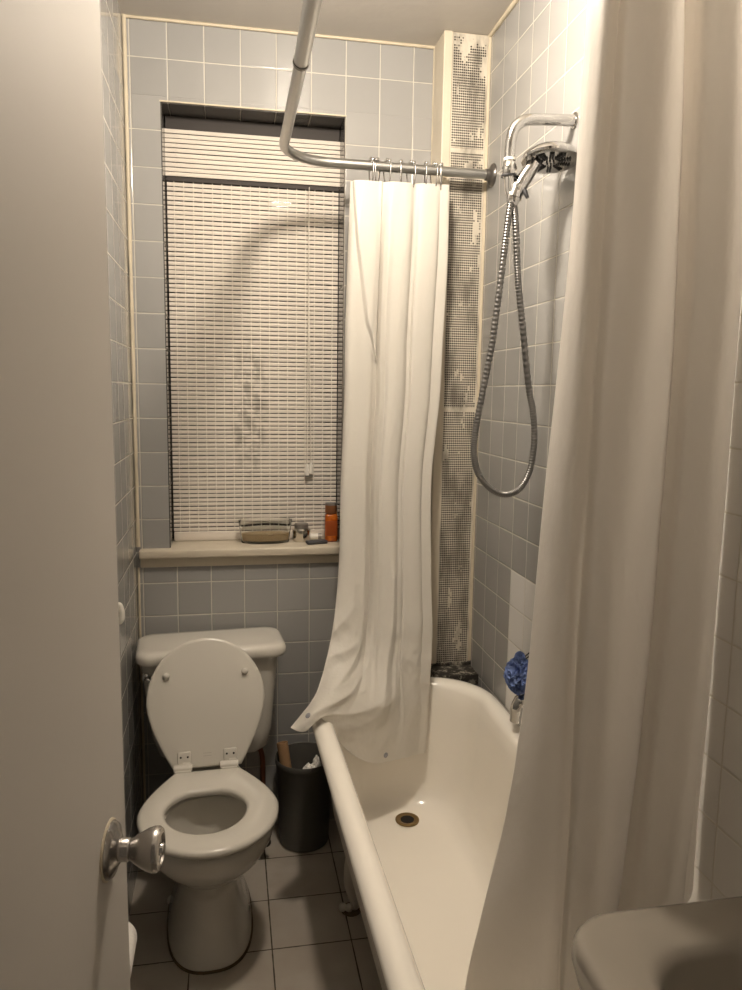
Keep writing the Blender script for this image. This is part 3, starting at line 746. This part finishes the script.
# pleats: (centre u at the top, centre u low down, half width, depth towards the room)
PLE = [(.15, .14, .17, .024), (.49, .53, .20, .034), (.80, .79, .13, .024), (.97, .955, .06, .014)]
CRE = [(.33, .02, .05, .010), (.62, -.05, .04, .007), (.42, .06, .035, -.006), (.70, .0, .04, .006)]
SEG = [(.04, .97, .40, .70, .09, .022), (.16, .98, .62, .74, .08, .022), (.02, .90, .26, .66, .07, .016), (.56, .52, .52, .92, .06, .018), (.02, .66, .16, .58, .05, .012), (.03, .72, .22, .66, .05, .012), (.36, .97, .60, .78, .07, .014), (.70, .60, .76, .97, .07, .012)]
rowsF = []
for iv in range(NV):
    v_ = iv / (NV - 1); row = []
    for iu in range(NU):
        u = iu / (NU - 1); p = colsC[iu][iv].copy()
        amp = (.55 + .45 * ss(0, .12, v_)) * (1 - .62 * ss(.60, .92, v_))
        dy = 0; dx = 0
        for a, b_, w, dep in PLE:
            c_ = a + (b_ - a) * ss(0, .5, v_)
            q = (u - c_) / w
            if abs(q) < 1.25:
                e = math.cos(min(abs(q), 1.25) / 1.25 * PI) * .5 + .5
                dy -= dep * e ** .8
                dx += .016 * math.sin(q * PI / 1.25) * e
        # loose flap at the top left, ending in a hanging corner
        if v_ < .26:
            lv_ = .03 + .07 * v_ / .11 if v_ < .11 else (.10 + .07 * (v_ - .11) / .08 if v_ < .19 else .17 + .16 * (v_ - .19) / .06)
            dy -= .016 * ss(0, .018, u - lv_) * ss(0, .03, .335 - u)
        # fine folds and creases
        dy += .0016 * math.sin(u * 40 + 2.2 * math.sin(v_ * 5)) * (1 - .5 * v_)
        for cu_, cs_, cw_, cd_ in CRE:
            qq = (u - cu_ - cs_ * v_) / cw_
            if abs(qq) < 1: dy += cd_ * (1 - abs(qq)) ** 1.5 * ss(0, .2, v_) * (1 - ss(.75, .95, v_))
        wr = ss(.35, .75, v_)
        nz = noise.noise(Vector((u * 5 + v_ * 2.0, v_ * 9 - u * 3, 1.7)))
        nz2 = noise.noise(Vector((u * 11 - v_ * 5, v_ * 20 + u * 7, 4.1)))
        dy += wr * (.013 * (abs(nz) - .2) + .006 * (abs(nz2) - .2)) * (1 - .3 * ss(.9, 1, v_))
        for (ua, va, ub, vb, wd, hh_) in SEG:
            ex, ey = (ub - ua), (vb - va) * 1.6
            px_, py_ = u - ua, (v_ - va) * 1.6
            tt = max(0, min(1, (px_ * ex + py_ * ey) / (ex * ex + ey * ey)))
            dd_ = math.hypot(px_ - tt * ex, py_ - tt * ey)
            if dd_ < wd: dy -= hh_ * (1 - dd_ / wd) ** 1.3 * math.sin(PI * min(1, .12 + tt * .76))
        dy += .006 * noise.noise(Vector((u * 6, v_ * 4, 9)))
        p.x += dx * amp; p.y += dy * amp
        row.append(p)
    rowsF.append(row)
fc = thing('shower_curtain', (.80, -.2, .45), 'white vinyl shower curtain bunched by the window, its hem hanging over the tub rim', 'shower curtain')
cl = obj('cloth', grid(rowsF), M_curt, fc, 0)
cl.data.polygons.foreach_set('use_smooth', [True] * len(cl.data.polygons))
sm = cl.modifiers.new('thickness', 'SOLIDIFY'); sm.thickness = .0012; sm.offset = 0
M_mag = simple('grey hem magnet', (.26, .26, .28), .4)
for (iu, iv) in ((int(.10 * NU), int(.915 * NV)), (int(.67 * NU), int(.968 * NV))):
    p = rowsF[iv][iu]; n_ = (rowsF[iv][iu + 2] - rowsF[iv][iu - 2]).cross(rowsF[iv + 2][iu] - rowsF[iv - 2][iu]).normalized()
    if n_.y > 0: n_ = -n_
    obj('hem_magnet', lathe([(0, -.0015), (.008, -.0015), (.008, .0018), (.007, .0024), (0, .0024)], 18, frame(p, n_), False), M_mag, fc)

# ------------------------------------------------------------------ near curtain
NP = [((.827, -1.395), (.793, -1.395), (.708, -1.395)), ((.817, -1.44), (.793, -1.44), (.750, -1.44)), ((.824, -1.468), (.806, -1.468), (.805, -1.468)), ((.846, -1.455), (.836, -1.455), (.835, -1.455)),
      ((.846, -1.488), (.840, -1.487), (.832, -1.485)), ((.875, -1.508), (.880, -1.505), (.862, -1.50)), ((.908, -1.502), (.928, -1.498), (.895, -1.492)), ((.925, -1.480), (.946, -1.478), (.912, -1.475)),
      ((.900, -1.455), (.915, -1.455), (.885, -1.455)), ((.888, -1.435), (.900, -1.435), (.872, -1.435)), ((.925, -1.412), (.940, -1.412), (.910, -1.418)), ((.952, -1.43), (.968, -1.43), (.938, -1.435)),
      ((.960, -1.458), (.974, -1.458), (.944, -1.458)), ((.962, -1.483), (.982, -1.48), (.952, -1.48)), ((1.010, -1.492), (1.030, -1.488), (1.005, -1.482)), ((1.055, -1.468), (1.064, -1.465), (1.045, -1.462)),
      ((1.038, -1.450), (1.048, -1.450), (1.030, -1.450)), ((1.050, -1.432), (1.056, -1.432), (1.042, -1.435)), ((1.088, -1.425), (1.090, -1.425), (1.080, -1.430)), ((1.106, -1.402), (1.106, -1.402), (1.104, -1.405))]
NEAR = [[[a[0], a[1], 2.09], [b[0], b[1], 1.37], [c[0], c[1], .63]] for a, b, c in NP]
def atz(c, z):
    (a, b_, d_) = [Vector(q) for q in c]
    # quadratic through the three control points in z
    def lag(k):
        return (a[k] * (z - b_.z) * (z - d_.z) / ((a.z - b_.z) * (a.z - d_.z)) + b_[k] * (z - a.z) * (z - d_.z) / ((b_.z - a.z) * (b_.z - d_.z)) + d_[k] * (z - a.z) * (z - b_.z) / ((d_.z - a.z) * (d_.z - b_.z)))
    return Vector((lag(0), lag(1), z))
rowsN = []
for iv in range(120):
    z = 2.183 + (.34 - 2.183) * iv / 119
    pts = catmull([atz(c, max(z, .34)) for c in NEAR], 240)
    row = []
    for iu, p in enumerate(pts):
        u = iu / 239; v_ = iv / 119
        p = p.copy()
        p.y += .006 * noise.noise(Vector((u * 9, v_ * 5, 3))) + .010 * ss(.5, 1, v_) * (abs(noise.noise(Vector((u * 6 + v_ * 6, v_ * 7 - u * 8, 7)))) - .2)
        if p.z < .66: p.x = p.x + (min(p.x, 1.035) - p.x) * (1 - ss(.612, .655, p.z))
        p.x += .015 * (1 - ss(.0, .20, u)) * (1 - ss(1.0, 1.42, z)) * ss(.55, .85, z)
        row.append(p)
    rowsN.append(row)
nc = thing('shower_curtain', (.92, -1.45, .34), 'long cream shower curtain hanging in deep folds across the near end of the bathtub', 'shower curtain')
nl = obj('cloth', grid(rowsN), M_near, nc, 0)
nl.data.polygons.foreach_set('use_smooth', [True] * len(nl.data.polygons))
sm = nl.modifiers.new('thickness', 'SOLIDIFY'); sm.thickness = .0012; sm.offset = 0

# ------------------------------------------------------------------ sink
sk = thing('sink', (.95, -1.90, .60), 'grey-beige wall-hung sink on the right wall in front of the near curtain', 'sink')
def sl(o, z, r): return rrect(.737 + o, XR - .001, -2.14 + o, -1.624 - o, r + .022, 10, z)
def sb(o, z, r): return rrect(.812 + o, 1.02 - o, -2.06 + o, -1.712 - o, r, 10, z)
sink = [sl(.10, .668, .05), sl(.05, .685, .055), sl(.012, .735, .055), sl(.0, .79, .05), sl(.001, .808, .05), sl(.006, .817, .05), sl(.014, .820, .048), sb(-.012, .819, .07), sb(-.003, .815, .07), sb(.004, .80, .07), sb(.018, .73, .07), sb(.05, .69, .05), sb(.085, .683, .012)]
obj('basin', loft(sink), M_basin, sk, 50)
obj('drain', lathe([(.022, 0), (.022, .003), (.016, .002), (0, .001)], 24, Matrix.Translation((.921, -1.891, .6835)), False), M_chrome, sk)
obj('waste_pipe', tube(catmull([(.92, -1.89, .67), (.92, -1.89, .50), (.95, -1.89, .45), (1.0, -1.89, .46), (1.03, -1.89, .52), (XR, -1.89, .53)], 30), .019, 14), M_chrome, sk)

# ------------------------------------------------------------------ small things on the left side
h = thing('wall_hook', (.0, -.51, .94), 'white rounded hook on the left tiled wall above the toilet tank', 'hook')
obj('base', box(0, .008, -.535, -.485, .905, .985, .004, 3), M_whitep, h)
obj('prong', tube(catmull([(.004, -.51, .968), (.015, -.51, .968), (.020, -.51, .950), (.019, -.51, .930), (.013, -.51, .918)], 18), [.007] * 14 + [.0065, .006, .005, .004], 12), M_whitep, h)
q = thing('toilet_roll', (.060, -1.10, .425), 'white toilet roll on the left wall holder, just showing past the door edge', 'toilet roll')
Mq = frame((.060, -1.15, .425), (0, 1, 0))
obj('paper', lathe([(.020, .001), (.044, 0), (.047, .003), (.047, .097), (.044, .100), (.020, .099)], 40, Mq, False), M_tissue, q)
obj('core', lathe([(.020, .001), (.020, .099), (.0185, .099), (.0185, .001), (.020, .001)], 30, Mq, False), M_card, q)
hd_ = thing('toilet_roll_holder', (0, -1.10, .425), 'chrome holder on the left tiled wall carrying the toilet roll', 'toilet roll holder')
obj('spindle', tube([(.060, -1.165, .425), (.060, -1.035, .425)], .0085, 14), M_chrome, hd_)
for yy in (-1.165, -1.035):
    obj('arm', merge(tube([(0, yy, .425), (.060, yy, .425)], .006, 12), lathe([(0, 0), (.018, 0), (.016, .004), (0, .005)], 20, frame((0, yy, .425), (1, 0, 0)), False), sphere((.060, yy, .425), .0095, 8)), M_chrome, hd_)

# ------------------------------------------------------------------ lamp
LP = Vector((.57, -.98, 2.475))
lm = thing('ceiling_lamp', (LP.x, LP.y, ZC), 'round white ceiling lamp over the bathroom', 'lamp')
obj('base', lathe([(0, 0), (.075, 0), (.073, -.018), (.05, -.026), (.02, -.03), (.018, -.145), (0, -.145)], 32, Matrix.Translation((LP.x, LP.y, ZC)), False), M_whitep, lm)
obj('globe', sphere(tuple(LP), .052, 12), emit('lit globe', (1.0, .885, .745), 465), lm)

# ------------------------------------------------------------------ world, camera
w = bpy.data.worlds.new('night'); sc.world = w; w.use_nodes = True
w.node_tree.nodes['Background'].inputs[0].default_value = (1, .82, .62, 1); w.node_tree.nodes['Background'].inputs[1].default_value = .10

cam = bpy.data.cameras.new('camera'); co = bpy.data.objects.new('camera', cam); COL.objects.link(co)
f, p, y, ro = 754.02, .1355038, .1862896, .01496163
fw = Vector((math.sin(y) * math.cos(p), math.cos(y) * math.cos(p), -math.sin(p))); rt = Vector((math.cos(y), -math.sin(y), 0)); up = rt.cross(fw)
r2 = rt * math.cos(ro) + up * math.sin(ro); u2 = up * math.cos(ro) - rt * math.sin(ro)
co.matrix_world = Matrix(((r2.x, u2.x, -fw.x, .302391), (r2.y, u2.y, -fw.y, -2.513474), (r2.z, u2.z, -fw.z, 1.53), (0, 0, 0, 1)))
cam.sensor_fit = 'VERTICAL'; cam.sensor_height = 36; cam.lens = f / 990 * 36; cam.clip_start = .01
sc.camera = co
vs = sc.view_settings
vs.view_transform = 'Standard'; vs.look = 'None'; vs.exposure = .15; vs.gamma = 1; vs.use_curve_mapping = False
